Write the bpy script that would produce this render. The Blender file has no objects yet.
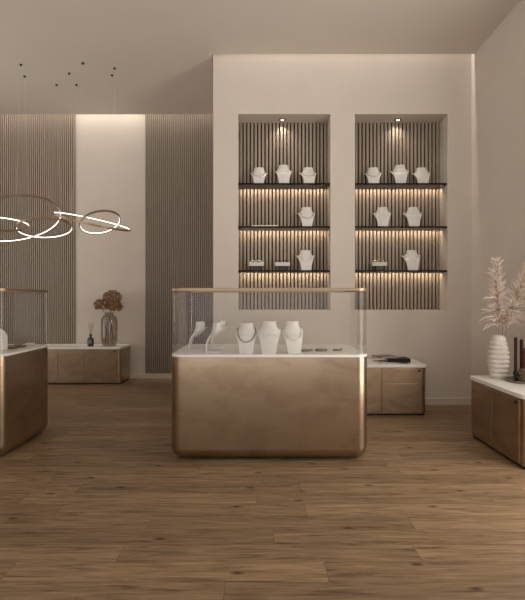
import bpy, bmesh, math, random
from math import sin, cos, pi, radians
from mathutils import Vector, Matrix
from mathutils.bvhtree import BVHTree

S = bpy.context.scene
C = S.collection
random.seed(4)

# ------------------------------------------------------------------ room numbers (metres)
EYE = 1.15
H = 3.81                 # ceiling
YF = 4.82                # niche wall, front face
YB = 6.446               # rear wall
XL, XR = -4.7, 2.29      # side walls
XB = -0.54               # left edge of the niche wall

# ------------------------------------------------------------------ materials
def mat(name):
    m = bpy.data.materials.new(name)
    m.use_nodes = True
    nt = m.node_tree
    b = nt.nodes['Principled BSDF']
    return m, nt, b

def plain(name, col, rough=0.5, metal=0.0, var=0.06, scale=6.0, bump=0.0, bscale=60.0, coat=0.0):
    """principled surface whose colour wanders a little with a noise texture"""
    m, nt, b = mat(name)
    tc = nt.nodes.new('ShaderNodeTexCoord')
    n = nt.nodes.new('ShaderNodeTexNoise')
    n.inputs['Scale'].default_value = scale
    n.inputs['Detail'].default_value = 5
    nt.links.new(tc.outputs['Object'], n.inputs['Vector'])
    r = nt.nodes.new('ShaderNodeValToRGB')
    r.color_ramp.elements[0].position = 0.3
    r.color_ramp.elements[1].position = 0.7
    r.color_ramp.elements[0].color = (*[c * (1 - var) for c in col], 1)
    r.color_ramp.elements[1].color = (*[min(1, c * (1 + var)) for c in col], 1)
    nt.links.new(n.outputs['Fac'], r.inputs['Fac'])
    nt.links.new(r.outputs['Color'], b.inputs['Base Color'])
    b.inputs['Roughness'].default_value = rough
    b.inputs['Metallic'].default_value = metal
    if coat:
        b.inputs['Coat Weight'].default_value = coat
    if bump:
        n2 = nt.nodes.new('ShaderNodeTexNoise')
        n2.inputs['Scale'].default_value = bscale
        n2.inputs['Detail'].default_value = 6
        nt.links.new(tc.outputs['Object'], n2.inputs['Vector'])
        bp = nt.nodes.new('ShaderNodeBump')
        bp.inputs['Strength'].default_value = bump
        bp.inputs['Distance'].default_value = 0.01
        nt.links.new(n2.outputs['Fac'], bp.inputs['Height'])
        nt.links.new(bp.outputs['Normal'], b.inputs['Normal'])
    return m

def emit(name, col, strength):
    m, nt, b = mat(name)
    b.inputs['Base Color'].default_value = (*col, 1)
    b.inputs['Emission Color'].default_value = (*col, 1)
    b.inputs['Emission Strength'].default_value = strength
    return m

def thin_glass(name, tint, refl=0.9, base=0.03):
    m, nt, b = mat(name)
    nt.nodes.remove(b)
    out = nt.nodes['Material Output']
    tr = nt.nodes.new('ShaderNodeBsdfTransparent')
    tr.inputs['Color'].default_value = (*tint, 1)
    gl = nt.nodes.new('ShaderNodeBsdfGlossy')
    gl.inputs['Roughness'].default_value = 0.0
    fr = nt.nodes.new('ShaderNodeLayerWeight')       # Schlick: the same from both sides of the sheet
    fr.inputs['Blend'].default_value = 0.5
    pw = nt.nodes.new('ShaderNodeMath')
    pw.operation = 'POWER'
    pw.inputs[1].default_value = 5.0
    nt.links.new(fr.outputs['Facing'], pw.inputs[0])
    mu = nt.nodes.new('ShaderNodeMath')
    mu.operation = 'MULTIPLY_ADD'
    mu.inputs[1].default_value = refl
    mu.inputs[2].default_value = base
    mx = nt.nodes.new('ShaderNodeMixShader')
    nt.links.new(pw.outputs[0], mu.inputs[0])
    nt.links.new(mu.outputs[0], mx.inputs['Fac'])
    nt.links.new(tr.outputs[0], mx.inputs[1])
    nt.links.new(gl.outputs[0], mx.inputs[2])
    nt.links.new(mx.outputs[0], out.inputs['Surface'])
    return m

def bronze_mat(name, lo, hi, rough=0.30, metal=1.0):
    """rubbed champagne bronze sheet: cloudy tarnish"""
    m, nt, b = mat(name)
    tc = nt.nodes.new('ShaderNodeTexCoord')
    mp = nt.nodes.new('ShaderNodeMapping')
    mp.inputs['Scale'].default_value = (1.0, 1.0, 1.7)
    nt.links.new(tc.outputs['Object'], mp.inputs['Vector'])
    n = nt.nodes.new('ShaderNodeTexNoise')
    n.inputs['Scale'].default_value = 3.2
    n.inputs['Detail'].default_value = 8
    n.inputs['Roughness'].default_value = 0.62
    n.inputs['Distortion'].default_value = 0.5
    nt.links.new(mp.outputs['Vector'], n.inputs['Vector'])
    r = nt.nodes.new('ShaderNodeValToRGB')
    r.color_ramp.elements[0].position = 0.34
    r.color_ramp.elements[1].position = 0.56
    r.color_ramp.elements[0].color = (*lo, 1)
    r.color_ramp.elements[1].color = (*hi, 1)
    nt.links.new(n.outputs['Fac'], r.inputs['Fac'])
    nt.links.new(r.outputs['Color'], b.inputs['Base Color'])
    b.inputs['Metallic'].default_value = metal
    b.inputs['Coat Weight'].default_value = 0.7
    b.inputs['Coat Roughness'].default_value = 0.16
    mr = nt.nodes.new('ShaderNodeMapRange')
    mr.inputs['To Min'].default_value = rough + 0.12
    mr.inputs['To Max'].default_value = rough - 0.06
    nt.links.new(n.outputs['Fac'], mr.inputs['Value'])
    nt.links.new(mr.outputs['Result'], b.inputs['Roughness'])
    return m

def floor_mat():
    m, nt, b = mat('oak_floor')
    N, L = nt.nodes.new, nt.links.new
    tc = N('ShaderNodeTexCoord')
    br = N('ShaderNodeTexBrick')
    br.offset = 0.0
    br.inputs['Color1'].default_value = (0, 0, 0, 1)
    br.inputs['Color2'].default_value = (1, 1, 1, 1)
    br.inputs['Mortar'].default_value = (0.5, 0.5, 0.5, 1)
    br.inputs['Scale'].default_value = 1.0
    br.inputs['Mortar Size'].default_value = 0.0010
    br.inputs['Mortar Smooth'].default_value = 0.0
    br.inputs['Brick Width'].default_value = 1.35
    br.inputs['Row Height'].default_value = 0.138
    sp = N('ShaderNodeSeparateXYZ'); L(tc.outputs['Object'], sp.inputs[0])
    dv = N('ShaderNodeMath'); dv.operation = 'DIVIDE'; dv.inputs[1].default_value = 0.138; L(sp.outputs['Y'], dv.inputs[0])
    fl = N('ShaderNodeMath'); fl.operation = 'FLOOR'; L(dv.outputs[0], fl.inputs[0])
    wn_ = N('ShaderNodeTexWhiteNoise'); wn_.noise_dimensions = '1D'; L(fl.outputs[0], wn_.inputs['W'])
    sh = N('ShaderNodeMath'); sh.operation = 'MULTIPLY_ADD'; sh.inputs[1].default_value = 1.35
    L(wn_.outputs['Value'], sh.inputs[0]); L(sp.outputs['X'], sh.inputs[2])
    cb = N('ShaderNodeCombineXYZ'); L(sh.outputs[0], cb.inputs['X']); L(sp.outputs['Y'], cb.inputs['Y'])
    L(cb.outputs[0], br.inputs['Vector'])
    # every board gets its own grain: shift the grain space by the board's random value
    off = N('ShaderNodeVectorMath'); off.operation = 'MULTIPLY'
    off.inputs[1].default_value = (7.3, 31.0, 3.0)
    L(br.outputs['Color'], off.inputs[0])
    ad = N('ShaderNodeVectorMath'); ad.operation = 'ADD'
    L(tc.outputs['Object'], ad.inputs[0]); L(off.outputs[0], ad.inputs[1])
    mp = N('ShaderNodeMapping'); mp.inputs['Scale'].default_value = (1.9, 21.0, 1.0)
    L(ad.outputs[0], mp.inputs['Vector'])
    g = N('ShaderNodeTexNoise')
    g.inputs['Scale'].default_value = 1.6; g.inputs['Detail'].default_value = 9
    g.inputs['Roughness'].default_value = 0.62; g.inputs['Distortion'].default_value = 0.9
    L(mp.outputs['Vector'], g.inputs['Vector'])
    mp2 = N('ShaderNodeMapping'); mp2.inputs['Scale'].default_value = (7.0, 150.0, 1.0)
    L(ad.outputs[0], mp2.inputs['Vector'])
    g2 = N('ShaderNodeTexNoise'); g2.inputs['Scale'].default_value = 1.0; g2.inputs['Detail'].default_value = 4
    L(mp2.outputs['Vector'], g2.inputs['Vector'])
    mixg = N('ShaderNodeMath'); mixg.operation = 'MULTIPLY_ADD'
    mixg.inputs[1].default_value = 0.35
    L(g2.outputs['Fac'], mixg.inputs[0])
    sc = N('ShaderNodeMath'); sc.operation = 'MULTIPLY'; sc.inputs[1].default_value = 0.65
    L(g.outputs['Fac'], sc.inputs[0]); L(sc.outputs[0], mixg.inputs[2])
    r = N('ShaderNodeValToRGB')
    e = r.color_ramp.elements
    e[0].position = 0.33; e[0].color = (0.080, 0.047, 0.024, 1)
    e[1].position = 0.66; e[1].color = (0.330, 0.226, 0.134, 1)
    k = r.color_ramp.elements.new(0.47); k.color = (0.212, 0.137, 0.077, 1)
    L(mixg.outputs[0], r.inputs['Fac'])
    # board-to-board tint
    tint = N('ShaderNodeValToRGB')
    tint.color_ramp.elements[0].color = (0.83, 0.81, 0.79, 1)
    tint.color_ramp.elements[1].color = (1.14, 1.13, 1.11, 1)
    L(br.outputs['Color'], tint.inputs['Fac'])
    mul = N('ShaderNodeMix'); mul.data_type = 'RGBA'; mul.blend_type = 'MULTIPLY'
    mul.inputs['Factor'].default_value = 1.0
    L(r.outputs['Color'], mul.inputs['A']); L(tint.outputs['Color'], mul.inputs['B'])
    # knots
    mk = N('ShaderNodeMapping'); mk.inputs['Scale'].default_value = (1.45, 3.3, 1.0)
    L(ad.outputs[0], mk.inputs['Vector'])
    vo = N('ShaderNodeTexVoronoi'); vo.inputs['Scale'].default_value = 1.05
    vo.voronoi_dimensions = '2D'
    L(mk.outputs['Vector'], vo.inputs['Vector'])
    kr = N('ShaderNodeValToRGB')
    kr.color_ramp.elements[0].position = 0.012; kr.color_ramp.elements[0].color = (0.20, 0.15, 0.12, 1)
    kr.color_ramp.elements[1].position = 0.060; kr.color_ramp.elements[1].color = (1, 1, 1, 1)
    L(vo.outputs['Distance'], kr.inputs['Fac'])
    mul2 = N('ShaderNodeMix'); mul2.data_type = 'RGBA'; mul2.blend_type = 'MULTIPLY'
    mul2.inputs['Factor'].default_value = 0.9
    L(mul.outputs['Result'], mul2.inputs['A']); L(kr.outputs['Color'], mul2.inputs['B'])
    # joints
    jt = N('ShaderNodeMix'); jt.data_type = 'RGBA'
    L(br.outputs['Fac'], jt.inputs['Factor'])
    L(mul2.outputs['Result'], jt.inputs['A']); jt.inputs['B'].default_value = (0.085, 0.053, 0.032, 1)
    L(jt.outputs['Result'], b.inputs['Base Color'])
    b.inputs['Roughness'].default_value = 0.46
    b.inputs['Specular IOR Level'].default_value = 0.35
    bp = N('ShaderNodeBump'); bp.inputs['Strength'].default_value = 0.12; bp.inputs['Distance'].default_value = 0.004
    L(mixg.outputs[0], bp.inputs['Height']); L(bp.outputs['Normal'], b.inputs['Normal'])
    return m

def wood_slat_mat():
    m, nt, b = mat('grey_oak_slat')
    N, L = nt.nodes.new, nt.links.new
    tc = N('ShaderNodeTexCoord')
    mp = N('ShaderNodeMapping'); mp.inputs['Scale'].default_value = (40, 40, 2.2)
    L(tc.outputs['Object'], mp.inputs['Vector'])
    n = N('ShaderNodeTexNoise'); n.inputs['Scale'].default_value = 1.0; n.inputs['Detail'].default_value = 6
    L(mp.outputs['Vector'], n.inputs['Vector'])
    r = N('ShaderNodeValToRGB')
    r.color_ramp.elements[0].position = 0.3; r.color_ramp.elements[0].color = (0.285, 0.226, 0.178, 1)
    r.color_ramp.elements[1].position = 0.75; r.color_ramp.elements[1].color = (0.345, 0.280, 0.225, 1)
    L(n.outputs['Fac'], r.inputs['Fac']); L(r.outputs['Color'], b.inputs['Base Color'])
    b.inputs['Roughness'].default_value = 0.5
    return m

M = {
    'plaster': plain('warm_plaster', (0.60, 0.53, 0.465), 0.75, var=0.025, scale=3, bump=0.05, bscale=40),
    'ceiling': plain('ceiling_paint', (0.61, 0.545, 0.475), 0.8, var=0.02, scale=2),
    'skirting': plain('skirting_paint', (0.60, 0.525, 0.45), 0.45, var=0.02),
    'floor': floor_mat(),
    'slat': wood_slat_mat(),
    'felt': plain('black_felt', (0.022, 0.016, 0.012), 0.95, var=0.2, scale=30),
    'bronze': bronze_mat('rubbed_bronze', (0.32, 0.222, 0.145), (0.42, 0.312, 0.212)),
    'bronze_front': bronze_mat('bronze_drawer_front', (0.31, 0.21, 0.14), (0.42, 0.305, 0.205), 0.38, 0.92),
    'bronze_rim': plain('bronze_rim', (0.36, 0.265, 0.19), 0.42, 0.85, var=0.05),
    'stone': plain('white_solid_surface', (0.80, 0.77, 0.73), 0.35, var=0.02, scale=4),
    'glass': thin_glass('showcase_glass', (0.955, 0.95, 0.94)),
    'glass_inner': thin_glass('showcase_glass_inner_face', (0.97, 0.965, 0.96), 0.0, 0.0),
    'smoke_inner': thin_glass('smoked_glass_inner_face', (0.84, 0.81, 0.79), 0.0, 0.0),
    'linen': plain('white_linen', (0.66, 0.63, 0.60), 0.8, var=0.05, scale=90, bump=0.15, bscale=220),
    'bust': plain('white_leatherette', (0.70, 0.68, 0.65), 0.5, var=0.03, scale=30),
    'black': plain('black_satin', (0.012, 0.011, 0.010), 0.35, var=0.1),
    'shelf': plain('smoked_glass_black', (0.010, 0.007, 0.005), 0.30, var=0.1),
    'plinth': plain('black_plinth', (0.008, 0.007, 0.006), 0.6, var=0.1),
    'steel': plain('brushed_steel', (0.55, 0.52, 0.49), 0.28, 1.0, var=0.05),
    'gold': plain('yellow_gold', (0.72, 0.48, 0.22), 0.25, 1.0, var=0.04),
    'dark_gold': plain('antique_gold', (0.26, 0.19, 0.12), 0.35, 0.9, var=0.08),
    'silver': plain('oxidised_silver', (0.24, 0.22, 0.20), 0.3, 0.9, var=0.08),
    'pearl': plain('pearl', (0.80, 0.74, 0.67), 0.2, var=0.05, coat=0.6),
    'ceramic': plain('cream_ceramic', (0.64, 0.585, 0.515), 0.4, var=0.04, scale=20),
    'pampas': plain('dried_pampas', (0.84, 0.74, 0.65), 0.85, var=0.12, scale=28),
    'pampas_core': plain('dried_pampas_core', (0.50, 0.37, 0.28), 0.85, var=0.45, scale=30),
    'pampas_stem': plain('pampas_stem', (0.30, 0.20, 0.12), 0.7, var=0.15, scale=20),
    'hydrangea': plain('dried_petals', (0.27, 0.145, 0.062), 0.8, var=0.45, scale=38),
    'twig': plain('dry_twig', (0.13, 0.08, 0.045), 0.8, var=0.2),
    'smoke': thin_glass('smoked_grey_glass', (0.82, 0.79, 0.77), 1.0, 0.07),
    'bottle': plain('dark_bottle_glass', (0.022, 0.02, 0.018), 0.12, var=0.1, coat=0.6),
    'label': plain('bottle_label', (0.10, 0.095, 0.088), 0.6, var=0.1),
    'label_ink': plain('label_print', (0.36, 0.34, 0.32), 0.6, var=0.05),
    'reed': plain('rattan_reed', (0.36, 0.27, 0.19), 0.7, var=0.1),
    'candle': plain('brown_wax', (0.034, 0.018, 0.013), 0.9, var=0.1),
    'candle_red': plain('wine_wax', (0.115, 0.032, 0.027), 0.7, var=0.1),
    'iron': plain('blackened_iron', (0.018, 0.014, 0.012), 0.4, 0.6, var=0.15),
    'cone': plain('pinecone', (0.20, 0.135, 0.085), 0.75, var=0.4, scale=60),
    'tray': plain('pewter_tray', (0.28, 0.26, 0.24), 0.25, 0.9, var=0.06),
    'book_black': plain('black_book_cloth', (0.016, 0.013, 0.011), 0.45, var=0.15),
    'book_grey': plain('grey_magazine_cover', (0.16, 0.125, 0.095), 0.4, var=0.5, scale=9),
    'paper': plain('paper_edges', (0.52, 0.47, 0.40), 0.8, var=0.12, scale=120),
    'led': emit('ring_led', (1.0, 0.95, 0.88), 2.2),
    'led_warm': emit('shelf_led', (1.0, 0.80, 0.55), 3.0),
    'lamp_disc': emit('downlight_disc', (1.0, 0.90, 0.74), 3.0),
    'ring_bronze': plain('ring_bronze', (0.36, 0.25, 0.165), 0.35, 0.8, var=0.05),
    'cable': plain('pale_cable', (0.62, 0.55, 0.48), 0.5, var=0.02),
    'cushion': plain('white_velvet', (0.66, 0.62, 0.58), 0.9, var=0.05, scale=60),
}

for k_ in ('shelf', 'candle', 'candle_red', 'book_black'):
    M[k_].node_tree.nodes['Principled BSDF'].inputs['Specular IOR Level'].default_value = 0.12

# ------------------------------------------------------------------ mesh builder
class MB:
    def __init__(s): s.v = []; s.f = []
    def add(s, vs, fs):
        o = len(s.v); s.v += [tuple(v) for v in vs]; s.f += [tuple(i + o for i in f) for f in fs]
    def box(s, x0, x1, y0, y1, z0, z1):
        s.add([(x0,y0,z0),(x1,y0,z0),(x1,y1,z0),(x0,y1,z0),(x0,y0,z1),(x1,y0,z1),(x1,y1,z1),(x0,y1,z1)],
              [(0,3,2,1),(4,5,6,7),(0,1,5,4),(1,2,6,5),(2,3,7,6),(3,0,4,7)])
    def loops(s, rings, cap=True, closed=True):
        """stack of vertex loops, skinned"""
        n = len(rings[0]); vs = [p for r in rings for p in r]; fs = []
        for i in range(len(rings) - 1):
            for j in range(n if closed else n - 1):
                k = (j + 1) % n
                fs.append((i*n+j, i*n+k, (i+1)*n+k, (i+1)*n+j))
        if cap:
            fs.append(tuple(reversed(range(n)))); fs.append(tuple((len(rings)-1)*n + j for j in range(n)))
        s.add(vs, fs)
    def lathe(s, prof, n=32, cx=0, cy=0, cap=True):
        s.loops([[(cx + r*cos(2*pi*j/n), cy + r*sin(2*pi*j/n), z) for j in range(n)] for r, z in prof], cap)
    def tube(s, pts, r, n=8, closed=False, cap=True, r1=None):
        pts = [Vector(p) for p in pts]; m = len(pts); rings = []
        nrm = None
        for i, p in enumerate(pts):
            if closed: t = pts[(i+1) % m] - pts[i-1]
            else: t = pts[min(i+1, m-1)] - pts[max(i-1, 0)]
            t.normalize()
            if nrm is None:
                nrm = t.orthogonal().normalized()
            nrm = (nrm - t * nrm.dot(t)).normalized()
            bn = t.cross(nrm)
            rr = r if r1 is None else r + (r1 - r) * i / max(1, m-1)
            rings.append([tuple(p + nrm*rr*cos(2*pi*j/n) + bn*rr*sin(2*pi*j/n)) for j in range(n)])
        if closed:
            rings.append(rings[0]); s.loops(rings, False)
        else:
            s.loops(rings, cap)
    def ball(s, c, r, n=12, m=8, sz=1.0):
        s.loops([[(c[0]+r*max(sin(pi*i/m), .02)*cos(2*pi*j/n), c[1]+r*max(sin(pi*i/m), .02)*sin(2*pi*j/n), c[2]-r*sz*cos(pi*i/m)) for j in range(n)] for i in range(m+1)])
    def build(s, name, m, parent=None, smooth=True, bevel=0.0, seg=2, angle=35):
        me = bpy.data.meshes.new(name)
        me.from_pydata(s.v, [], s.f)
        bm = bmesh.new(); bm.from_mesh(me)
        bmesh.ops.recalc_face_normals(bm, faces=bm.faces)
        bm.to_mesh(me); bm.free()
        me.materials.append(M[m] if isinstance(m, str) else m)
        if smooth:
            me.polygons.foreach_set('use_smooth', [True]*len(me.polygons))
            me.set_sharp_from_angle(angle=radians(angle))
        o = bpy.data.objects.new(name, me); C.objects.link(o)
        if parent is not None: o.parent = parent
        if bevel:
            b = o.modifiers.new('bevel', 'BEVEL'); b.width = bevel; b.segments = seg
            b.limit_method = 'ANGLE'; b.angle_limit = radians(40)
        return o

def rrect(hx, hy, r, z, cx=0.0, cy=0.0, n=8):
    p = []
    for qx, qy, a0 in ((1,1,0),(-1,1,pi/2),(-1,-1,pi),(1,-1,1.5*pi)):
        for i in range(n+1):
            a = a0 + pi/2*i/n
            p.append((cx+qx*(hx-r)+r*cos(a), cy+qy*(hy-r)+r*sin(a), z))
    return p

def tag(o, label=None, cat=None, group=None, kind=None):
    if label: o['label'] = label
    if cat: o['category'] = cat
    if group: o['group'] = group
    if kind: o['kind'] = kind
    return o

def thing(name, label, cat, loc=(0,0,0), rz=0.0, group=None):
    o = bpy.data.objects.new(name, None); C.objects.link(o)
    o.empty_display_size = 0.05
    o.location = loc; o.rotation_euler = (0,0,rz)
    return tag(o, label, cat, group)

def dup(root, loc, rz=0.0, label=None, scale=None, group=None):
    """copy a thing with its parts and their sub-parts"""
    def cp(o, parent):
        c = o.copy(); C.objects.link(c)
        if parent is not None: c.parent = parent
        for ch in [x for x in C.objects if x.parent == o]: cp(ch, c)
        return c
    r = cp(root, None)
    r.location = loc; r.rotation_euler = (0,0,rz)
    if scale: r.scale = scale
    if label: r['label'] = label
    if group: r['group'] = group
    return r

def struct(name, mb, m, **k):
    o = mb.build(name, m, None, **k); o['kind'] = 'structure'; return o

# ------------------------------------------------------------------ the room shell
YN = -1.2                                     # the shop is glazed and open to the street in front of this line
SF, SB = 4.755, 6.308                           # where the ceiling stops short of each wall (light slots)
mb = MB(); mb.box(XL-.2, XR+.2, -1.5, YB+.15, -0.12, 0.0); struct('floor', mb, 'floor', smooth=False)
mb = MB()
mb.box(XL-.15, XB-.02, YN, SB, H, H+.05)
mb.box(XB-.02, XR+.15, YN, SF, H, H+.05)
mb.box(XL-.15, XR+.15, YN, YB+.15, H+.46, H+.51)
struct('ceiling', mb, 'ceiling', smooth=False)

mb = MB(); mb.box(XL-.15, XB, YB, YB+.15, 0, H+.46); struct('wall_back', mb, 'plaster', smooth=False)
WY0, WY1, WZ0, WZ1 = 1.55, 2.90, .04, 3.10      # tall side window, just out of the photo to the right
LY0, LY1 = 3.3, 5.5                            # unseen opening added in the left wall to brighten the rear panel
mb = MB()
mb.box(XL-.15, XL, LY1, YB, 0, H+.46); mb.box(XL-.15, XL, 0.0, LY0, 0, H+.46)
mb.box(XL-.15, XL, LY0, LY1, 0, WZ0); mb.box(XL-.15, XL, LY0, LY1, WZ1, H+.46)
struct('wall_left', mb, 'plaster', smooth=False)
mb = MB()
for y0, y1, z0, z1 in ((LY0, LY0+.05, WZ0, WZ1), (LY1-.05, LY1, WZ0, WZ1), (LY0, LY1, WZ0, WZ0+.05), (LY0, LY1, WZ1-.05, WZ1)):
    mb.box(XL-.11, XL-.06, y0, y1, z0, z1)
struct('added_window', mb, 'skirting', smooth=False)  # frame of the added, unseen left opening
mb = MB()
mb.box(XR, XR+.15, WY1, YB+.15, 0, H+.46); mb.box(XR, XR+.15, YN, WY0, 0, H+.46)
mb.box(XR, XR+.15, WY0, WY1, 0, WZ0); mb.box(XR, XR+.15, WY0, WY1, WZ1, H+.46)
struct('wall_right', mb, 'plaster', smooth=False)
mb = MB()
for y0, y1, z0, z1 in ((WY0, WY0+.05, WZ0, WZ1), (WY1-.05, WY1, WZ0, WZ1), (WY0, WY1, WZ0, WZ0+.05), (WY0, WY1, WZ1-.05, WZ1)):
    mb.box(XR+.06, XR+.11, y0, y1, z0, z1)
struct('window_1', mb, 'skirting', smooth=False)

NI = [(-0.268, 0.745), (1.013, 2.032)]         # niche openings in x
NZ0, NZ1 = 1.04, 3.187
ND = 0.25
mb = MB()                                      # niche wall: solid pieces round two real recesses
T = H + .46
mb.box(XB, NI[0][0], YF, YF+ND+.08, 0, T)
mb.box(NI[0][1], NI[1][0], YF, YF+ND+.08, 0, T)
mb.box(NI[1][1], XR, YF, YF+ND+.08, 0, T)
for a, b in NI:
    mb.box(a, b, YF, YF+ND+.08, 0, NZ0); mb.box(a, b, YF, YF+ND+.08, NZ1, T)
    mb.box(a, b, YF+ND, YF+ND+.08, NZ0, NZ1)
mb.box(XB, XB+.1, YF+ND+.08, YB+.15, 0, T)
struct('wall_niche', mb, 'plaster', smooth=False)

def skirt(name, x0, x1, y0, y1):
    mb = MB(); mb.box(x0, x1, y0, y1, 0, .078); struct(name, mb, 'skirting', smooth=False, bevel=.003)
skirt('baseboard_back', XL, XB, YB-.014, YB)
skirt('baseboard_niche', XB, XR, YF-.014, YF)
skirt('baseboard_left', XL, XL+.014, 0, YB-.014)
skirt('baseboard_right', XR-.014, XR, YN, YF-.014)

# ------------------------------------------------------------------ slat panels
def slat_panel(name, x0, x1, yback, z0, z1, pitch, label, group):
    """felt-backed panel of vertical slats; slats are the surface pattern of the panel"""
    t = thing(name, label, 'wall panel', ((x0+x1)/2, yback, z0), 0, group)
    cx = (x0+x1)/2
    bk = MB(); bk.box(x0-cx, x1-cx, -.006, 0, 0, z1-z0); bk.build('backing', 'felt', t, smooth=False)
    n = int(round((x1-x0)/pitch)); p = (x1-x0)/n; sl = MB()
    w = p*.67; d = .020; c = .004
    for i in range(n):
        xc = x0 - cx + (i+.5)*p
        pr = [(-w/2, -.006), (-w/2, -.006-d+c), (-w/2+c, -.006-d), (w/2-c, -.006-d), (w/2, -.006-d+c), (w/2, -.006)]
        sl.loops([[(xc+px, py, z) for px, py in pr] for z in (0, z1-z0)])
    sl.build('slats', 'slat', t, smooth=False)
    return t
g = 'slatted wall panels on the rear wall'
slat_panel('slat_panel', -4.55, -2.742, YB, .080, T-.02, .030, 'wide vertical slat wall panel behind the hanging ring lamp', g)
slat_panel('slat_panel', -1.717, XB, YB, .080, T-.02, .030, 'narrower vertical slat wall panel right of the dried flowers', g)
g = 'slatted niche linings'
slat_panel('slat_panel', NI[0][0]+.002, NI[0][1]-.002, YF+ND, NZ0, NZ1, .0425, 'slatted back lining of the left lit wall niche', g)
slat_panel('slat_panel', NI[1][0]+.002, NI[1][1]-.002, YF+ND, NZ0, NZ1, .0425, 'slatted back lining of the right lit wall niche', g)

# ------------------------------------------------------------------ lamps that are lights
def area(name, loc, sx, sy, aim, power, col, spread=pi):
    l = bpy.data.lights.new(name, 'AREA'); l.shape = 'RECTANGLE'; l.size = sx; l.size_y = sy
    l.energy = power; l.color = col; l.spread = spread
    o = bpy.data.objects.new(name, l); C.objects.link(o)
    o.location = loc
    o.rotation_euler = Vector(aim).to_track_quat('-Z', 'Y').to_euler()
    return o
WARM = (1.0, 0.80, 0.58); CREAM = (1.0, 0.88, 0.74); COVE = (1.0, .93, .84)
area('cove_light', ((XB+XR)/2-.03, SF+.022, H+.42), XR-XB-.26, .03, (0, .12, -1), 17, COVE)
area('cove_light', ((XL+XB)/2, SB+.022, H+.42), XB-XL-.1, .03, (0, .12, -1), 36, COVE)

# ------------------------------------------------------------------ niche shelves with light strips
SZ = [2.437, 1.962, 1.478]                     # shelf tops
TH = .018
which = {0: 'left', 1: 'right'}; lev = ['top', 'middle', 'lowest']
for n, (a, b) in enumerate(NI):
    for k, z in enumerate(SZ):
        t = thing('niche_shelf', f'{lev[k]} black glass shelf in the {which[n]} wall niche', 'shelf', ((a+b)/2, YF+.02, z-TH), 0, 'black shelves in the niches')
        w = (b-a)/2 - .001
        s_ = MB(); s_.box(-w, w, 0, ND-.026-.02, 0, TH); s_.build('board', 'shelf', t, smooth=False, bevel=.0015)
        s_ = MB(); s_.box(-w+.02, w-.02, ND-.115, ND-.100, -.0012, 0); s_.build('light_strip', 'black', t, smooth=False)
        area('shelf_light', ((a+b)/2, YF+.02+ND-.098, z-TH-.004), b-a-.03, .02, (0, .62, -.78), 1.3, WARM)
    # recessed downlight
    cx = (.225, 1.53)[n]
    t = thing('downlight', f'small recessed spotlight in the top of the {which[n]} wall niche', 'ceiling light', (cx, YF+.15, NZ1), 0, 'spotlights in the niche tops')
    r_ = MB(); r_.loops([[(r*cos(2*pi*j/28), r*sin(2*pi*j/28), z) for j in range(28)] for r, z in ((.040,0),(.040,-.006),(.024,-.006),(.022,-.001))], False)
    r_.build('trim_ring', 'dark_gold', t)
    d_ = MB(); d_.lathe([(.0175, -.0062), (.0175, -.0015)], 24); d_.build('lamp_disc', 'lamp_disc', t)
    l = bpy.data.lights.new('niche_spot', 'SPOT'); l.energy = 5; l.color = CREAM; l.spot_size = radians(125); l.spot_blend = 1.0; l.shadow_soft_size = .02
    o = bpy.data.objects.new('niche_spot', l); C.objects.link(o); o.location = (cx, YF+.15, NZ1-.012)
    o.rotation_euler = Vector((0, .10, -1)).to_track_quat('-Z', 'Y').to_euler()

# ------------------------------------------------------------------ showcases
CW, CD = 0.712, 0.375                          # half width and half depth
def showcase(label, loc):
    t = thing('display_counter', label, 'display counter', loc, 0, 'glass-topped bronze display counters')
    p = MB(); p.loops([rrect(CW-.09, CD-.09, .05, z) for z in (0, .02)]); p.build('plinth', 'plinth', t)
    R, rc = .085, .095
    rings = []
    for i in range(9):
        a = pi/2*i/8; ins = R*(1-sin(a))
        rings.append(rrect(CW-ins, CD-ins, max(rc-ins*.8, .02), .008 + R*(1-cos(a))))
    rings.append(rrect(CW, CD, rc, .742))
    b_ = MB(); b_.loops(rings); b_.build('body', 'bronze', t)
    d_ = MB(); d_.loops([rrect(CW-i, CD-i, rc-i, z) for i, z in ((.002,.742),(0,.744),(0,.760),(.002,.762))]); d_.build('display_deck', 'stone', t)
    g_ = MB()
    for z0, z1 in ((.762, 1.216),):
        o0 = rrect(CW-.004, CD-.004, rc-.004, z0); o1 = rrect(CW-.004, CD-.004, rc-.004, z1)
        i0 = rrect(CW-.012, CD-.012, rc-.012, z0); i1 = rrect(CW-.012, CD-.012, rc-.012, z1)
        g_.loops([o0, o1, i1, i0, o0], False)
    gw = g_.build('glass_wall', 'glass', t)
    gw.data.materials.append(M['glass_inner'])       # the sheet's reflection sits on its outer face
    n_ = len(gw.data.polygons)//4
    for i, p_ in enumerate(gw.data.polygons): p_.material_index = 0 if i < n_ else 1
    r_ = MB()
    o0 = rrect(CW, CD, rc, 1.216); o1 = rrect(CW, CD, rc, 1.236); i1 = rrect(CW-.022, CD-.022, rc-.022, 1.236); i0 = rrect(CW-.022, CD-.022, rc-.022, 1.216)
    r_.loops([o0, o1, i1, i0, o0], False); r_.build('lid_rim', 'bronze_rim', t, bevel=.002)
    l_ = MB(); l_.loops([rrect(CW-.0225, CD-.0225, rc-.0225, z) for z in (1.224, 1.232)]); l_.build('glass_lid', 'glass', t)
    return t
CY = 3.125
COUNTER = (0.050, CY+CD, 0)
LEFTC = (-1.856-CW, CY+CD, 0)
sc0 = showcase('bronze display counter standing alone in the middle of the floor', COUNTER)
dup(sc0, LEFTC, 0, 'bronze display counter cut off by the left edge of the photo')
DZ = .762

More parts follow.
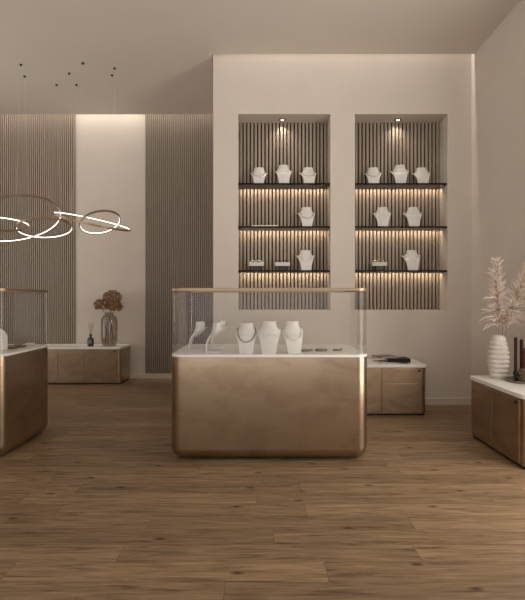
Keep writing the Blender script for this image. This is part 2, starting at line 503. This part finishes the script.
# ------------------------------------------------------------------ sideboards
def sideboard(label, loc, rz, length, depth, fronts, knob):
    """front faces -y; origin at the front right corner on the floor; fronts = [(x0, x1, z0, z1, name)]"""
    t = thing('sideboard', label, 'sideboard', loc, rz, 'low bronze sideboards with white tops')
    L_, D_, rc = length, depth, .045
    def pl(ins, z):   # plan with the two front corners rounded
        p = []
        for qx, a0 in ((-L_+rc, pi), (-rc, 1.5*pi)):
            for i in range(9):
                a = a0 + pi/2*i/8
                p.append((qx + (rc-ins)*cos(a), rc + (rc-ins)*sin(a), z))
        p += [(-ins, D_, z), (-L_+ins, D_, z)]
        return p
    q = MB(); q.loops([pl(.02, 0), pl(.02, .022)]); q.build('plinth', 'plinth', t, smooth=False)
    q = MB(); q.loops([pl(.006, .022), pl(.006, .476)]); q.build('carcass', 'bronze', t, angle=30)
    for x0, x1, z0, z1, nm in fronts:
        q = MB(); q.box(x0+.004, x1-.004, -.003, .012, z0+.003, z1-.003)
        dd = q.build(nm, 'bronze_front', t, smooth=False, bevel=.002)
        if knob and knob[2] == (x0, z0):
            kx, kz = knob[:2]
            k_ = MB(); k_.loops([[(kx+r*cos(2*pi*j/14), y, kz+r*sin(2*pi*j/14)) for j in range(14)] for r, y in ((.011,-.001),(.011,-.012),(.008,-.015))])
            k_.build('knob', 'black', dd)
    q = MB(); q.loops([pl(.001, .478), pl(-.004, .481), pl(-.004, .507), pl(-.001, .510)]); q.build('top', 'stone', t, angle=30)
    q = MB(); q.loops([pl(.008, .476), pl(.008, .478)]); q.build('shadow_gap', 'plinth', t, smooth=False)
    return t
F0, F1, FS = .03, .470, .322
sideboard('low bronze sideboard against the rear wall with the dried flower vase on it', (-1.926, 5.985, 0), 0, 1.45, .428,
          [(-1.40, -.858, F0, F1, 'door'), (-.858, -.49, F0, F1, 'door'), (-.49, -.05, F0, F1, 'door')], (-.085, .449, (-.49, F0)))
sideboard('low bronze sideboard under the right niche with black books on it', (1.637, 4.365, 0), 0, 1.40, .44,
          [(-1.35, -.90, F0, F1, 'door'), (-.90, -.455, F0, F1, 'door'), (-.455, -.05, F0, FS, 'drawer'), (-.455, -.05, FS, F1, 'drawer')], (-.085, .449, (-.455, FS)))
sideboard('low bronze sideboard against the right wall with the pampas vase on it', (1.755, 2.955, 0), -pi/2, .79, .50,
          [(-.74, -.405, F0, F1, 'door'), (-.405, -.05, F0, F1, 'door')], (-.083, .445, (-.405, F0)))
TZ = .510

# ------------------------------------------------------------------ necklace busts
def bust_mesh():
    """front faces -y: curved chest sheet with raised shoulder tips, and a neck stump"""
    U, V = 17, 16
    def yc(v): return -.068 + .066*v**4
    def W(v): return .048 + .019*v + .028*v**3.0
    m_ = MB()
    def sheet(off):
        rows = []
        for i in range(V):
            v = i/(V-1); row = []
            for j in range(U):
                u = -1 + 2*j/(U-1)
                au = abs(u)
                x = u*W(v)
                y = yc(v) + (.003 + .062*v**4)*au**2.0 + off
                z = .160*v + (.012*max(0, au-.55)/.45)*v**4 - .004*v**5*(1-au)
                row.append((x, y, z))
            rows.append(row)
        return rows
    f, b = sheet(0), sheet(.009)
    vs = [p for r in f for p in r] + [p for r in b for p in r]
    o = U*V; fs = []
    for i in range(V-1):
        for j in range(U-1):
            a = i*U+j
            fs.append((a, a+1, a+U+1, a+U)); fs.append((o+a+1, o+a, o+a+U, o+a+U+1))
    for i in range(V-1):
        for j in (0, U-1):
            a = i*U+j; fs.append((a, a+U, o+a+U, o+a))
    for j in range(U-1):
        for i in (0, V-1):
            a = i*U+j; fs.append((a, a+1, o+a+1, o+a))
    m_.add(vs, fs)
    rings = []
    for z, rx, ry, cy in ((.104,.030,.012,-.020),(.122,.054,.026,-.010),(.138,.070,.034,.002),(.152,.076,.038,.010),(.164,.070,.037,.014),(.176,.058,.036,.016),(.196,.0505,.035,.017),(.212,.051,.035,.017),(.2180,.0495,.0335,.017),(.2195,.045,.030,.017)):
        rings.append([(rx*cos(2*pi*j/28), cy+ry*sin(2*pi*j/28), z) for j in range(28)])
    m_.loops(rings)
    return m_
BM = bust_mesh()
BVH = BVHTree.FromPolygons([Vector(v) for v in BM.v], BM.f)
def make_bust(label, loc, rz, scale):
    t = thing('necklace_bust', label, 'jewellery bust', loc, rz, 'white necklace busts')
    t.scale = scale
    BM.build('torso', 'bust', t, angle=50)
    q = MB(); q.loops([rrect(.043, .047, .012, z, 0, -.014) for z in (0, .007)]); q.build('foot', 'bust', t, bevel=.001)
    return t
bust0 = None
def bust(x, y, z, rz, label, sx=1.0, sz=1.0):
    global bust0
    if bust0 is None:
        bust0 = make_bust(label, (x, y, z), rz, (sx, sx, sz)); return bust0
    return dup(bust0, (x, y, z), rz, label, (sx, sx, sz))

def necklace(b, half, drop, r, m, label, bead=False):
    """loop laid over the bust: U on the chest, short run behind the neck"""
    b_ = b; sc = Vector(b_.scale); pts = []
    n = 34
    for i in range(n+1):
        a = pi*i/n
        x = half*cos(a); z = .176 - (drop)*sin(a)**.85 if 0 < i < n else .176
        h = BVH.ray_cast(Vector((x, -1, z)), Vector((0, 1, 0)))
        y = h[0].y if h[0] is not None else .01
        pts.append([x, y - 1.0*r, z])
    for i in range(1, n):        # smooth steps where the neck meets the chest
        pass
    for _ in range(3):
        q = [p[:] for p in pts]
        for i in range(1, n):
            q[i][1] = min(pts[i][1], (pts[i-1][1] + pts[i][1]*2 + pts[i+1][1])/4)
        pts = q
    for i in range(1, 12):       # behind the neck
        a = pi + pi*i/12
        x = half*cos(a); z = .176 + .004*sin(-a)
        pts.append([x, .016 + (.036 + r)*sin(a - pi) + (pts[0][1] - .016)*(1 - sin(a - pi)), z])
    W_ = Matrix.Translation(b_.location) @ Matrix.Rotation(b_.rotation_euler.z, 4, 'Z') @ Matrix.Diagonal((*sc, 1))
    P_ = [W_ @ Vector(p) for p in pts]
    o_ = Vector(b_.location)
    q = MB()
    if bead:
        L = [0.0]
        for i in range(len(P_)): L.append(L[-1] + (P_[(i+1) % len(P_)] - P_[i]).length)
        d = 0; i = 0
        while d < L[-1]:
            while L[i+1] < d: i += 1
            f = (d - L[i])/(L[i+1]-L[i]); q.ball(P_[i].lerp(P_[(i+1) % len(P_)], f) - o_, r, 8, 6); d += r*1.9
    else:
        q.tube([p - o_ for p in P_], r, 7, closed=True)
    ob = q.build('necklace', m); ob.location = o_
    return tag(ob, label, 'necklace', 'necklaces worn by the white busts')

b1 = bust(-.118, CY+.125, DZ, 0, 'white bust in the middle counter wearing a thick dark chain')
necklace(b1, .066, .092, .0042, 'dark_gold', 'thick dark chain necklace on a bust in the middle counter', True)
b2 = bust(.047, CY+.105, DZ, 0, 'bare white bust between the two necklace busts in the middle counter', 1.05, 1.06)
b3 = bust(.222, CY+.15, DZ, .16, 'white bust wearing a fine chain, rightmost bust in the middle counter', 1.0, 1.05)
necklace(b3, .064, .086, .0022, 'steel', 'fine silver chain on the rightmost bust in the middle counter')
bust(-.500, 3.42, DZ, -pi/2, 'white bust seen from the side, leftmost in the middle counter')
bust(-.355, 3.31, DZ, -pi/2, 'white bust seen from the side, second from left in the middle counter')
bs = bust(-.355, 3.60, DZ, -pi/2, 'white bust seen from the side at the back, wearing a dark necklace')
necklace(bs, .066, .080, .0030, 'dark_gold', 'dark necklace on the rear side-facing bust in the middle counter', True)

# shelf busts: px -> x at depth 4.94
def sx(px): return (px - 262.5)/440*4.94
YS = 4.955
TOPL, MIDL, LOWL = SZ
bb = bust(sx(259.0), YS, TOPL, .0, 'white bust with fine chain at left end of the left niche top shelf', 1.11, .93)
necklace(bb, .062, .080, .0018, 'dark_gold', 'fine chain on the left bust of the left niche top shelf')
bust(sx(283.8), YS, TOPL, .0, 'taller bare white bust in the middle of the left niche top shelf', 1.12, 1.06)
bb = bust(sx(308.6), YS, TOPL, .0, 'white bust with fine chain at right end of the left niche top shelf', 1.11, .93)
necklace(bb, .062, .080, .0018, 'dark_gold', 'fine chain on the right bust of the left niche top shelf')
bb = bust(sx(306.8), YS, MIDL, .0, 'single white bust with chain on the left niche middle shelf', 1.12, 1.06)
necklace(bb, .064, .090, .0021, 'dark_gold', 'chain on the single bust of the left niche middle shelf')
bb = bust(sx(305.8), YS, LOWL, .0, 'single white bust with fine chain on the left niche lowest shelf', 1.12, 1.06)
necklace(bb, .058, .060, .0014, 'steel', 'fine silver chain on the bust of the left niche lowest shelf')
bb = bust(sx(373.6), YS, TOPL, -.16, 'white bust with fine chain at left end of the right niche top shelf', 1.11, .93)
necklace(bb, .062, .085, .0020, 'dark_gold', 'fine chain on the left bust of the right niche top shelf')
bust(sx(400.3), YS, TOPL, -.16, 'taller bare white bust in the middle of the right niche top shelf', 1.12, 1.06)
bust(sx(422.3), YS, TOPL, -.16, 'low bare white bust at right end of the right niche top shelf', 1.11, .93)
bust(sx(382.8), YS, MIDL, -.16, 'bare white bust at left of the right niche middle shelf', 1.12, 1.06)
bust(sx(413.6), YS, MIDL, -.16, 'bare white bust at right of the right niche middle shelf', 1.12, 1.06)
bust(sx(412.3), YS, LOWL, -.16, 'single bare white bust on the right niche lowest shelf', 1.12, 1.06)

# ------------------------------------------------------------------ jewellery trays on the low shelves
def tray(label, loc):
    t = thing('jewellery_tray', label, 'jewellery tray', loc, 0, 'white jewellery trays on the lowest shelves')
    q = MB(); q.loops([rrect(.050, .032, .006, z) for z in (0, .005)] + [rrect(.040, .026, .006, z) for z in (.006, .052)]); q.build('pedestal', 'black', t, angle=30)
    q = MB()
    o0 = rrect(.084, .055, .008, .052); o1 = rrect(.084, .055, .008, .094); i1 = rrect(.077, .048, .005, .094); i0 = rrect(.077, .048, .005, .070)
    q.loops([o0, o1, i1, i0]); q.build('box', 'linen', t, angle=30)
    q = MB(); q.loops([rrect(.0765, .0475, .005, z) for z in (.070, .092)]); q.build('cushion', 'cushion', t, bevel=.004)
    return t
tr = tray('white tray holding pale jewellery, leftmost on the left niche lowest shelf', (sx(256.3), YS, LOWL))
tray_xs = [(sx(256.3), 'pale'), (sx(282.3), 'dark'), (sx(379.0), 'gold')]
dup(tr, (sx(282.3), YS, LOWL), 0, 'white tray holding dark jewellery, beside the bust on the left niche lowest shelf')
dup(tr, (sx(379.0), YS, LOWL), 0, 'white tray holding gold jewellery on the right niche lowest shelf')

def bangle(label, loc, R, r, m, tilt=(0,0,0), stones=7, stone='dark_gold', group='bangles and bracelets on display'):
    t = thing('bracelet', label, 'bracelet', loc, 0, group)
    t.rotation_euler = tilt
    q = MB(); q.tube([(R*cos(2*pi*i/30), .82*R*sin(2*pi*i/30), r) for i in range(30)], r, 8, closed=True); q.build('band', m, t)
    q = MB()
    for i in range(stones):
        a = -pi/2 + (i-(stones-1)/2)*.24
        q.ball((R*cos(a), .82*R*sin(a), 2*r), r*1.25, 8, 6)
    q.build('stones', stone, t)
    return t
for x, kind in tray_xs:
    mm = {'pale': 'pearl', 'dark': 'iron', 'gold': 'gold'}[kind]
    n_ = {'pale': 'leftmost niche tray', 'dark': 'left niche tray nearest the bust', 'gold': 'right niche tray'}[kind]
    adj = {'pale': 'pale pearl', 'dark': 'blackened metal', 'gold': 'yellow gold'}[kind]
    for j, (dx, rr) in enumerate(((-.038, .030), (.034, .033))):
        bangle(f'{adj} bracelet at the {("left", "right")[j]} in the {n_}', (x+dx, YS, LOWL+.0915), rr, .0046, mm, (radians(62), 0, .3*j), 9, {'pale': 'pearl', 'dark': 'dark_gold', 'gold': 'gold'}[kind])
# strand on the left niche middle shelf
q = MB()
for i in range(24):
    q.ball((-.14 + i*.0122, .003*sin(i*.55), .0075), .0075, 10, 8)
o = q.build('pearl_strand', 'pearl'); o.location = ((264.8-262.5)/440*4.86, YF+.037, MIDL)
tag(o, 'strand of pale beads laid along the left niche middle shelf', 'necklace')

# bracelets on the middle counter and the left counter
bangle('dark bracelet nearest the busts on the middle counter deck', (.338, 3.34, DZ), .040, .0062, 'silver', (0, 0, .3), 9)
bangle('dark bracelet in the middle of the three right of the busts', (.447, 3.35, DZ), .041, .0068, 'silver', (0, 0, -.2), 9)
bangle('dark gold bracelet farthest right on the middle counter deck', (.575, 3.37, DZ), .036, .0062, 'dark_gold', (0, 0, .6), 9)
bangle('dark bracelet beside the rounded board on the left counter', (-2.000, 3.50, DZ), .042, .0095, 'silver', (0, 0, .2), 9)
bangle('dark bracelet between the board and the cushion on the left counter', (-1.985, 3.61, DZ), .040, .0090, 'silver', (0, 0, -.4), 9)
t = thing('jewellery_cushion', 'small white ring cushion at the far end of the left counter', 'cushion', (-1.985, 3.755, DZ))
q = MB(); q.loops([rrect(.036*a, .028*a, .012*a, z) for a, z in ((.86, 0), (1, .006), (1, .014), (.8, .022), (.3, .025))]); q.build('pad', 'cushion', t, angle=80)
q = MB(); q.tube([(.010*cos(2*pi*i/20), 0, .033+.010*sin(2*pi*i/20)) for i in range(20)], .0016, 6, closed=True); q.build('ring_slot', 'silver', t)
# rounded display board on the left counter
q = MB(); w, hh, th = .085, .172, .03
out = [(-w, 0), (w, 0)] + [(w*cos(a), hh-w+w*sin(a)) for a in [pi*i/24 for i in range(25)]]
q.loops([[(x, y, z) for x, z in out] for y in (-th/2, th/2)])
o = q.build('display_board', 'linen', bevel=.008, seg=3, angle=60); o.location = (-2.063, 3.40, DZ); o.rotation_euler = (0, 0, .25)
tag(o, 'white rounded jewellery display board at the left edge, on the left counter', 'display board')

# ------------------------------------------------------------------ hanging ring lamp
RINGS = [((-2.94,5.2,2.095),.52,(.866,.44,.236),(-.354,.874,-.332)),
         ((-3.143,5.15,2.049),.363,(.854,.52,.009),(-.489,.798,.351)),
         ((-2.548,5.15,1.99),.293,(.899,.433,.071),(-.405,.881,-.245)),
         ((-1.965,5.1,2.06),.417,(.91,.38,-.166),(-.335,.91,.245)),
         ((-1.862,5.05,2.039),.22,(.918,.291,.269),(-.175,.907,-.383))]
CX, CYL = -2.40, 5.15
lamp = thing('pendant_lamp', 'pendant lamp of linked bronze and white light rings hanging on thin cables', 'pendant lamp', (CX, CYL, H))
org = Vector((CX, CYL, H))
def ringpt(R, t, dr=0, dn=0):
    c, r, u, v = R; u = Vector(u).normalized(); v = Vector(v); v = (v - u*v.dot(u)).normalized()
    n = u.cross(v)
    return Vector(c) + (u*cos(t) + v*sin(t))*(r+dr) + n*dn - org
for R in RINGS:
    q = MB(); N = 72; th, w = .010, .0115
    q.loops([[ringpt(R, 2*pi*(i % N)/N, a, b) for a, b in ((0,-w),(th,-w),(th,w),(0,w))] for i in range(N+1)], False)
    rg = q.build('ring', 'ring_bronze', lamp, angle=40)
    q = MB()
    q.loops([[ringpt(R, 2*pi*(i % N)/N, a, b) for a, b in ((-.003,-w*.45),(-.0004,-w*.45),(-.0004,w*.45),(-.003,w*.45))] for i in range(N+1)], False)
    q.build('led_strip', 'led', rg)
DOTS = [(-2.727,4.966,0),(-2.825,5.225,1),(-2.543,5.434,0),(-2.267,5.158,2),(-2.015,4.936,4),(-2.296,5.434,2),(-1.778,5.199,3),(-1.696,5.045,4)]
for x, y, k in DOTS:
    e = Vector((x, y, H)) - org
    best = min((ringpt(RINGS[k], 2*pi*i/180, .010) for i in range(180)), key=lambda p: (p.x-e.x)**2*3 + (p.y-e.y)**2)
    q = MB(); q.lathe([(.013, 0), (.013, -.014), (.010, -.016), (.004, -.018)], 18, e.x, e.y); q.build('ceiling_mount', 'black', lamp)
    q = MB(); q.tube([e + Vector((0,0,-.016)), best], .0010, 6); q.build('cable', 'cable', lamp)

# ------------------------------------------------------------------ things on the rear sideboard
t = thing('reed_diffuser', 'small dark bottle with reeds standing left of the smoky vase', 'diffuser', (-2.375, 6.08, TZ))
q = MB(); q.lathe([(.036,0),(.041,.004),(.043,.05),(.043,.098),(.038,.112),(.018,.124),(.014,.130),(.014,.142)], 28); q.build('bottle', 'bottle', t)
q = MB(); q.lathe([(.019,.140),(.019,.166),(.012,.168)], 24); q.build('collar', 'black', t)
q = MB(); q.loops([[(.0436*sin(a), -.0436*cos(a), z) for a in [radians(-48+8*i) for i in range(13)]] for z in (.034, .088)], False, False)
lb = q.build('label', 'label', t); lb['label'] = 'grey bottle label'
q = MB()
for z, w in ((.076, 20), (.064, 30), (.056, 26), (.046, 14)):
    q.loops([[(.0440*sin(a), -.0440*cos(a), zz) for a in [radians(-w+w/4*i) for i in range(9)]] for zz in (z-.0018, z+.0018)], False, False)
q.build('print', 'label_ink', lb)
for i in range(6):
    a = i*1.05; q = MB(); q.tube([(.005*cos(a), .005*sin(a), .10), (.012*cos(a), .012*sin(a), .17), (.032*cos(a)+.004, .026*sin(a), .335-.012*(i % 3))], .0021, 6); q.build('reed', 'reed', t)

VX, VY = -2.145, 6.16
t = thing('glass_vase', 'tall smoky glass vase holding dried brown hydrangea heads', 'vase', (VX, VY, TZ))
q = MB()
q.lathe([(.002,.004),(.080,.004),(.096,.016),(.106,.05),(.112,.12),(.114,.33),(.110,.375),(.094,.412),(.066,.432),(.056,.442),(.055,.462)], 40, cap=False)
no_ = len(q.f)
q.lathe([(.052,.462),(.053,.440),(.063,.428),(.090,.408),(.105,.373),(.109,.33),(.107,.12),(.101,.05),(.092,.020),(.002,.014)], 40, cap=False)
vb = q.build('body', 'smoke', t)
vb.data.materials.append(M['smoke_inner'])
for i, p_ in enumerate(vb.data.polygons): p_.material_index = 0 if i < no_ else 1
q = MB(); q.tube([(.051*cos(2*pi*i/36), .051*sin(2*pi*i/36), .462) for i in range(36)], .003, 6, closed=True); q.build('rim', 'smoke', t)
q = MB(); q.lathe([(.080, 0), (.086, .002), (.086, .005), (.08, .007)], 36); q.build('base', 'smoke', t)
def hydrangea(label, top, R, foot):
    t = thing('dried_hydrangea', label, 'dried flower', (VX, VY, TZ), 0, 'dried hydrangeas in the smoky vase')
    q = MB(); q.tube([foot, (foot[0]*.5, foot[1]*.5, .30), (top[0]*.3, top[1]*.3, .46), (top[0]*.8, top[1]*.8, top[2]-R*.9), (top[0], top[1], top[2])], .0042, 7); q.build('stem', 'twig', t)
    q = MB(); rnd = random.Random(int(abs(top[0])*9999)+3)
    for k in range(380):
        zz = rnd.uniform(-.72, 1); a = rnd.uniform(0, 2*pi); s = math.sqrt(1-zz*zz)
        d = Vector((s*cos(a), s*sin(a), zz*.82))
        c = Vector(top) + d*R*rnd.uniform(.72, 1.03)
        d = (d + Vector((rnd.gauss(0,.35), rnd.gauss(0,.35), rnd.gauss(0,.35)))).normalized()
        t1 = d.orthogonal().normalized(); t2 = d.cross(t1); ph = rnd.uniform(0, pi)
        pr = rnd.uniform(.011, .018)
        for m in range(4):
            b = ph + m*pi/2
            e = t1*cos(b) + t2*sin(b); g = t1*cos(b+.55) + t2*sin(b+.55); h2 = t1*cos(b-.55) + t2*sin(b-.55)
            q.add([c, c+g*pr*.7+d*.002, c+e*pr+d*.006, c+h2*pr*.7+d*.002], [(0,1,2,3)])
    q.build('flower_head', 'hydrangea', t, smooth=False)
hydrangea('dried brown hydrangea head leaning left over the diffuser', (-.098, -.02, .568), .105, (.05, .02, .02))
hydrangea('topmost dried brown hydrangea head in the smoky vase', (.040, .01, .675), .125, (-.03, .03, .02))
hydrangea('dried brown hydrangea head at the right side of the smoky vase', (.095, -.03, .548), .098, (-.04, -.04, .02))

# ------------------------------------------------------------------ books on the sideboard under the niche
def book(name, label, loc, rz, w, d, h, cover, cat, tilt=0.0):
    t = thing(name, label, cat, loc, rz, 'books and magazines stacked on the sideboard')
    t.rotation_euler = (0, tilt, rz)
    c = min(.003, h*.18)
    q = MB(); q.box(-w/2, w/2, -d/2, d/2, 0, c); q.box(-w/2, w/2, -d/2, d/2, h-c, h); q.box(-w/2, -w/2+c, -d/2, d/2, c, h-c)
    q.build('cover', cover, t, smooth=False)
    q = MB(); q.box(-w/2+c, w/2-.004, -d/2+.004, d/2-.004, c, h-c); q.build('pages', 'paper', t, smooth=False)
    return t
book('magazine', 'pale-edged magazine lying lowest, sticking out left of the black book', (1.275, 4.52, TZ), .16, .21, .20, .012, 'paper', 'magazine')
book('book', 'thick black book, closed, at the right of the stack', (1.378, 4.505, TZ+.0122), pi/2-.06, .17, .225, .036, 'book_black', 'book')
book('magazine', 'grey magazine on top of the black book, overhanging to the left', (1.275, 4.565, TZ+.0484), .30, .21, .19, .012, 'book_grey', 'magazine')

# ------------------------------------------------------------------ things on the right sideboard
PX, PY = 1.93, 3.60
t = thing('ribbed_vase', 'cream ribbed ceramic vase holding pampas plumes', 'vase', (PX, PY, TZ))
prof = [(.002, .0), (.056, .0), (.060, .004)]
nr = 9
for i in range(nr*8+1):
    s = i/(nr*8); z = .008 + s*.338
    env = .060 + .023*sin(pi*.5*s/.42) if s < .42 else .046 + .037*max(0, cos(pi*.5*(s-.42)/.58))**.8
    fr_ = (s*nr) % 1.0
    prof.append((max(env*(.89 + .15*(1-abs(2*fr_-1))**.8), .03), z))
prof += [(.040, .350), (.036, .352), (.032, .340), (.05, .20), (.05, .02), (.002, .018)]
q = MB(); q.lathe(prof, 44, cap=False); q.build('body', 'ceramic', t, angle=75)
def pampas(label, p0, p1, p2, p3, seed, n=1500, lw=.15):
    """stem from the vase (p0) to the plume base (p1); plume axis p1 > p2 > p3"""
    t = thing('pampas_grass', label, 'dried grass', (PX, PY, TZ), 0, 'pampas plumes in the ribbed vase')
    rnd = random.Random(seed)
    p0, p1, p2, p3 = map(Vector, (p0, p1, p2, p3))
    q = MB(); q.tube([p0, p0.lerp(p1, .5), p1, p1.lerp(p2, .5), p2, p2.lerp(p3, .8)], .0030, 6, r1=.001); q.build('stem', 'pampas_stem', t)
    def strands(cnt, lw, r, r1, lo, hi, taper):
        q = MB()
        for k in range(cnt):
            s = rnd.random()**1.05
            c = (p1*(1-s)**2 + p2*2*s*(1-s) + p3*s*s)
            ax = ((p2-p1)*(1-s) + (p3-p2)*s).normalized()
            a = rnd.uniform(0, 2*pi)
            t1 = ax.orthogonal().normalized(); t2 = ax.cross(t1)
            out = t1*cos(a) + t2*sin(a)
            ln = lw*(1.05 - taper*s)*rnd.uniform(.45, 1.15)
            d = (out + ax*(rnd.uniform(lo, hi) + .6*s)).normalized()
            pts = []; dr = rnd.uniform(.1, .7)*(1.15 - s)
            for i in range(5):
                f = i/4
                pts.append(c + d*ln*f + Vector((0,0,-1))*ln*dr*f*f + Vector((rnd.gauss(0,1), rnd.gauss(0,1), rnd.gauss(0,1)))*.003*f)
            q.tube(pts, r, 3, r1=r1, cap=False)
        return q
    strands(n, .062, .0024, .0009, .5, 1.5, .55).build('plume', 'pampas_core', t, smooth=False)
    strands(int(n*.24), lw, .0021, .0012, .15, 1.1, .55).build('wisps', 'pampas', t, smooth=False)
pampas('tall upright pampas plume in the ribbed vase', (.0, .0, .03), (-.004, -.01, .43), (-.02, -.01, .66), (-.012, .0, .955), 5, 1100)
pampas('pampas plume leaning right out of the photo', (-.01, .01, .03), (.075, -.01, .47), (.13, -.02, .66), (.245, -.02, .94), 9, 1100)
pampas('short drooping pampas plume between the two tall ones', (.012, -.012, .03), (.025, -.02, .42), (.05, -.03, .56), (.10, -.05, .62), 14, 380, .11)

t = thing('round_tray', 'round pewter tray under the candles on the right sideboard', 'tray', (2.055, 3.45, TZ))
q = MB(); q.lathe([(.10,0),(.128,.002),(.137,.010),(.139,.016),(.135,.016),(.128,.010),(.10,.007),(.002,.007)], 48); q.build('dish', 'tray', t)
q = MB(); q.tube([(.137*cos(2*pi*i/48), .137*sin(2*pi*i/48), .016) for i in range(48)], .0028, 6, closed=True); q.build('rim', 'tray', t)
def candlestick(x, y, label, clabel, top, wax):
    t = thing('candle_holder', label, 'candle holder', (x, y, TZ+.0072), 0, 'blackened candle holders on the tray')
    q = MB(); q.lathe([(.029,0),(.030,.004),(.025,.009),(.012,.012)], 28); q.build('foot', 'iron', t)
    q = MB(); q.lathe([(.010,.010),(.009,.026),(.014,.032),(.009,.040),(.010,.046)], 20); q.build('stem', 'iron', t)
    q = MB(); q.lathe([(.010,.045),(.017,.050),(.0185,.078),(.0165,.078),(.0135,.060),(.002,.058)], 24); q.build('cup', 'iron', t)
    hh = top - (TZ + .0072 + .0585)
    k = thing('candle', clabel, 'candle', (x, y, TZ+.0072+.0585), 0, 'taper candles on the tray')
    q = MB(); q.lathe([(.0118,0),(.0118,hh-.012),(.0095,hh-.003),(.004,hh)], 22); q.build('wax', wax, k)
    q = MB(); q.tube([(0,0,hh-.002),(.0005,0,hh+.008),(.002,0,hh+.015)], .0011, 6); q.build('wick', 'black', k)
candlestick(1.962, 3.41, 'dark candle holder nearest the ribbed vase', 'tallest dark brown taper candle, nearest the ribbed vase', .862, 'candle')
candlestick(2.077, 3.53, 'dark candle holder behind the pine cones', 'shorter dark brown taper candle behind the pine cones', .835, 'candle')
candlestick(2.052, 3.44, 'dark candle holder farthest from the ribbed vase', 'wine red taper candle at the right edge of the photo', .775, 'candle_red')
def cone(loc, rot, s, label):
    t = MB()
    for k in range(64):
        f = k/63; a = k*2.39996; z = -.03 + .06*f
        r = .026*math.sin(pi*(.16+.80*f))**.8
        d = Vector((cos(a), sin(a), .45)); e = Vector((-sin(a), cos(a), 0))
        c = Vector((0,0,z)) + Vector((cos(a), sin(a), 0))*r*.35
        tip = c + d*r*.85
        t.add([c-e*.004, c+e*.004, tip+e*.0065-d*.003, tip+Vector((0,0,.004)), tip-e*.0065-d*.003, tip-Vector((0,0,.004))], [(0,1,2,5),(0,5,4),(2,3,5),(3,4,5),(0,4,3),(1,0,3),(1,3,2)])
    t.lathe([(.003,-.034),(.010,-.026),(.015,-.006),(.012,.014),(.004,.030)], 12)
    o = t.build('pine_cone', 'cone', smooth=False); o.location = loc; o.rotation_euler = rot; o.scale = (s,)*3
    tag(o, label, 'pine cone', 'pine cones among the candles')
cone((1.996, 3.368, TZ+.036), (1.3, .3, .2), 1.05, 'brown pine cone in front of the second candle on the tray')
cone((2.010, 3.400, TZ+.080), (1.2, -.5, 1.4), 1.05, 'topmost brown pine cone between the candles')
cone((2.000, 3.455, TZ+.035), (1.45, .2, 2.4), 1.0, 'brown pine cone behind the tallest candle on the tray')
cone((2.055, 3.365, TZ+.036), (1.4, -.2, .9), 1.05, 'brown pine cone at the right front of the tray')

# ------------------------------------------------------------------ daylight and camera
w = bpy.data.worlds.new('daylight'); S.world = w; w.use_nodes = True
bg = w.node_tree.nodes['Background']
wn, wl = w.node_tree.nodes.new, w.node_tree.links.new      # sky, with added brightness below the horizon to lift the ceiling
wt = wn('ShaderNodeTexCoord'); ws = wn('ShaderNodeSeparateXYZ'); wl(wt.outputs['Generated'], ws.inputs[0])
wr = wn('ShaderNodeMapRange'); wr.inputs['From Min'].default_value = -.25; wr.inputs['From Max'].default_value = .25
wr.inputs['To Min'].default_value = 1.9; wr.inputs['To Max'].default_value = 0.75
wl(ws.outputs['Z'], wr.inputs['Value']); wl(wr.outputs['Result'], bg.inputs['Strength'])
bg.inputs['Color'].default_value = (1.0, 0.96, 0.91, 1)
area('shop_window_daylight', (XR+.14, (WY0+WY1)/2, (WZ0+WZ1)/2), WY1-WY0, WZ1-WZ0, (-1, 0, 0), 52, (1.0, .95, .88))

area('left_fill', (XL-.13, (LY0+LY1)/2, (WZ0+WZ1)/2), LY1-LY0, WZ1-WZ0, (1, 0, 0), 7.5, (1.0, .96, .90))  # added fill from the unseen left side, lifts rear and right walls

cam = bpy.data.cameras.new('camera'); co = bpy.data.objects.new('camera', cam); C.objects.link(co)
co.location = (0, 0, EYE); co.rotation_euler = (pi/2, 0, 0)
cam.sensor_fit = 'AUTO'; cam.sensor_width = 36; cam.lens = 440/600*36
S.camera = co
v = S.view_settings; v.view_transform = 'Standard'; v.look = 'None'; v.gamma = 1; v.exposure = 0.2; v.use_curve_mapping = False
cy = S.cycles
cy.denoising_prefilter = 'ACCURATE'
cy.max_bounces = 10; cy.diffuse_bounces = 5; cy.glossy_bounces = 5; cy.transparent_max_bounces = 24; cy.sample_clamp_indirect = 1.5
